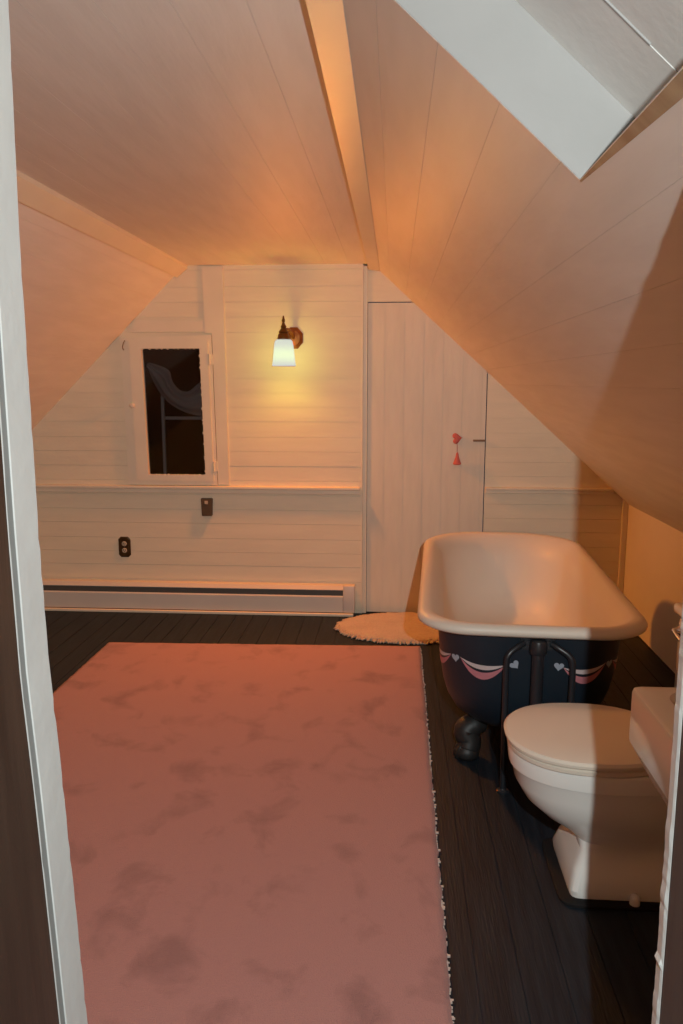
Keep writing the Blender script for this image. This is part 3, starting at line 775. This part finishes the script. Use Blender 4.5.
# ------------------------------------------------------------------ toilet, facing left
TY = 2.097
t = thing('toilet', 'white toilet with its cream lid closed beside the bathtub', 'toilet', (0.65, TY, 0))
def egg(x0, x1, hw, z, n=56, p=2.3):
    cx = (x0+x1)/2; a = (x1-x0)/2; R = []
    for k in range(n):
        u = 2*PI*k/n; c, s_ = math.cos(u), math.sin(u); e = 2/p
        R.append((cx+a*math.copysign(abs(c)**e, c), TY+hw*math.copysign(abs(s_)**e, s_), z))
    return R
bm = bmesh.new()
loft(bm, [egg(.494, .86, .136, .012, p=14), egg(.492, .86, .138, .03, p=14), egg(.505, .85, .118, .08, p=12), egg(.526, .84, .100, .125, p=8), egg(.520, .84, .102, .150, p=4.5), egg(.484, .85, .118, .176, p=3), egg(.428, .86, .142, .208, p=2.5),
          egg(.380, .87, .163, .25, p=2.35), egg(.352, .875, .176, .298, p=2.3), egg(.342, .88, .182, .342, p=2.3), egg(.341, .88, .1825, .3435, p=2.3), egg(.335, .88, .187, .346, p=2.3), egg(.331, .88, .190, .385, p=2.3), egg(.333, .88, .188, .394, p=2.3), egg(.340, .88, .184, .397, p=2.3)])
obj('bowl', bm, M['china'], t, True, .55)
bm = bmesh.new()
loft(bm, [egg(.340, .772, .184, .3975), egg(.328, .778, .195, .4005), egg(.327, .778, .196, .411), egg(.334, .775, .191, .415)])
obj('toilet_seat', bm, M['seat_plastic'], t, True, .6)
bm = bmesh.new()
loft(bm, [egg(.336, .768, .188, .4152), egg(.324, .774, .197, .4180), egg(.321, .775, .200, .4205), egg(.320, .775, .201, .428), egg(.327, .772, .195, .435), egg(.350, .76, .176, .439), egg(.45, .68, .10, .441)])
obj('toilet_lid', bm, M['seat_plastic'], t, True, .6)
for dy in (-.075, .075):
    bm = bmesh.new(); lathe(bm, [(.012, -.02), (.014, -.018), (.014, .018), (.012, .02)], 14, (.785, TY+dy, .414), 'y')
    obj('hinge', bm, M['seat_plastic'], t, True, .6)
bm = bmesh.new(); box(bm, .80, TY-.16, .34, 1.06, TY+.16, .404, .018, 3); obj('tank_deck', bm, M['china'], t, True, .6)
bm = bmesh.new(); box(bm, .888, TY-.235, .406, 1.095, TY+.320, .685, .022, 3); obj('tank', bm, M['china'], t, True, .6)
bm = bmesh.new(); box(bm, .876, TY-.245, .686, 1.10, TY+.330, .722, .012, 3); obj('tank_lid', bm, M['china'], t, True, .6)
bm = bmesh.new(); lathe(bm, [(.014, .888), (.016, .882), (.010, .874), (.008, .862)], 14, (0, TY+.275, .645), 'x'); tube(bm, [(.866, TY+.275, .645), (.862, TY+.25, .643), (.862, TY+.20, .636)], [.008, .006, .008], 10)
q = obj('flush_lever', bm, M['chrome'], t, True, .7); q['label'] = 'chrome flush lever'
bm = bmesh.new(); loft(bm, [egg(.462, .885, .162, .001, p=9), egg(.462, .885, .162, .008, p=9), egg(.468, .88, .156, .0118, p=9)])
q = obj('floor_pad', bm, M['black'], t, True, .5); q['label'] = 'black painted board under the foot'
for sy in (-1,):
    bm = bmesh.new(); lathe(bm, [(.014, .012), (.014, .030), (.009, .038), (.003, .040)], 14, (.66, TY+sy*.147, 0)); obj('bolt_cap', bm, M['china'], t, True, .7)

# ------------------------------------------------------------------ wall hung sink at the near right
SX0, SX1, SY0, SY1, SZ0, SZ1 = .455, .98, .806, 1.447, .716, .830
s = thing('wall_sink', 'white square edged sink at the right edge near the doorway', 'sink', (.72, SY0, SZ0))
bm = bmesh.new()
def rr(x0, y0, x1, y1, r, z, n=6):
    P = []
    for cx, cy, a0 in ((x1-r, y1-r, 0), (x0+r, y1-r, 90), (x0+r, y0+r, 180), (x1-r, y0+r, 270)):
        for i in range(n+1):
            a = math.radians(a0+90*i/n); P.append((cx+r*math.cos(a), cy+r*math.sin(a), z))
    return P
loft(bm, [rr(SX0+.03, SY0, SX1-.03, SY1-.04, .03, SZ0-.05), rr(SX0+.004, SY0, SX1-.004, SY1-.004, .012, SZ0), rr(SX0, SY0, SX1, SY1, .012, SZ0+.008), rr(SX0, SY0, SX1, SY1, .012, SZ1-.010), rr(SX0+.002, SY0, SX1-.002, SY1-.002, .012, SZ1-.003), rr(SX0+.007, SY0, SX1-.007, SY1-.007, .012, SZ1),
          rr(SX0+.050, SY0+.14, SX1-.05, SY1-.024, .05, SZ1), rr(SX0+.056, SY0+.146, SX1-.056, SY1-.030, .05, SZ1-.006), rr(SX0+.075, SY0+.165, SX1-.075, SY1-.05, .06, SZ1-.10), rr(SX0+.13, SY0+.22, SX1-.13, SY1-.10, .07, SZ1-.135)])
obj('sink_bowl', bm, M['china'], s, True, .5)
bm = bmesh.new(); box(bm, SX0+.08, SY0-.004, SZ0-.10, SX1-.08, SY0+.05, SZ0-.045, .006); obj('wall_bracket', bm, M['china'], s)
bm = bmesh.new(); lathe(bm, [(.012, SZ1-.1345), (.022, SZ1-.1335), (.024, SZ1-.1345)], 20, (.72, 1.14, 0)); obj('drain', bm, M['chrome'], s, True)
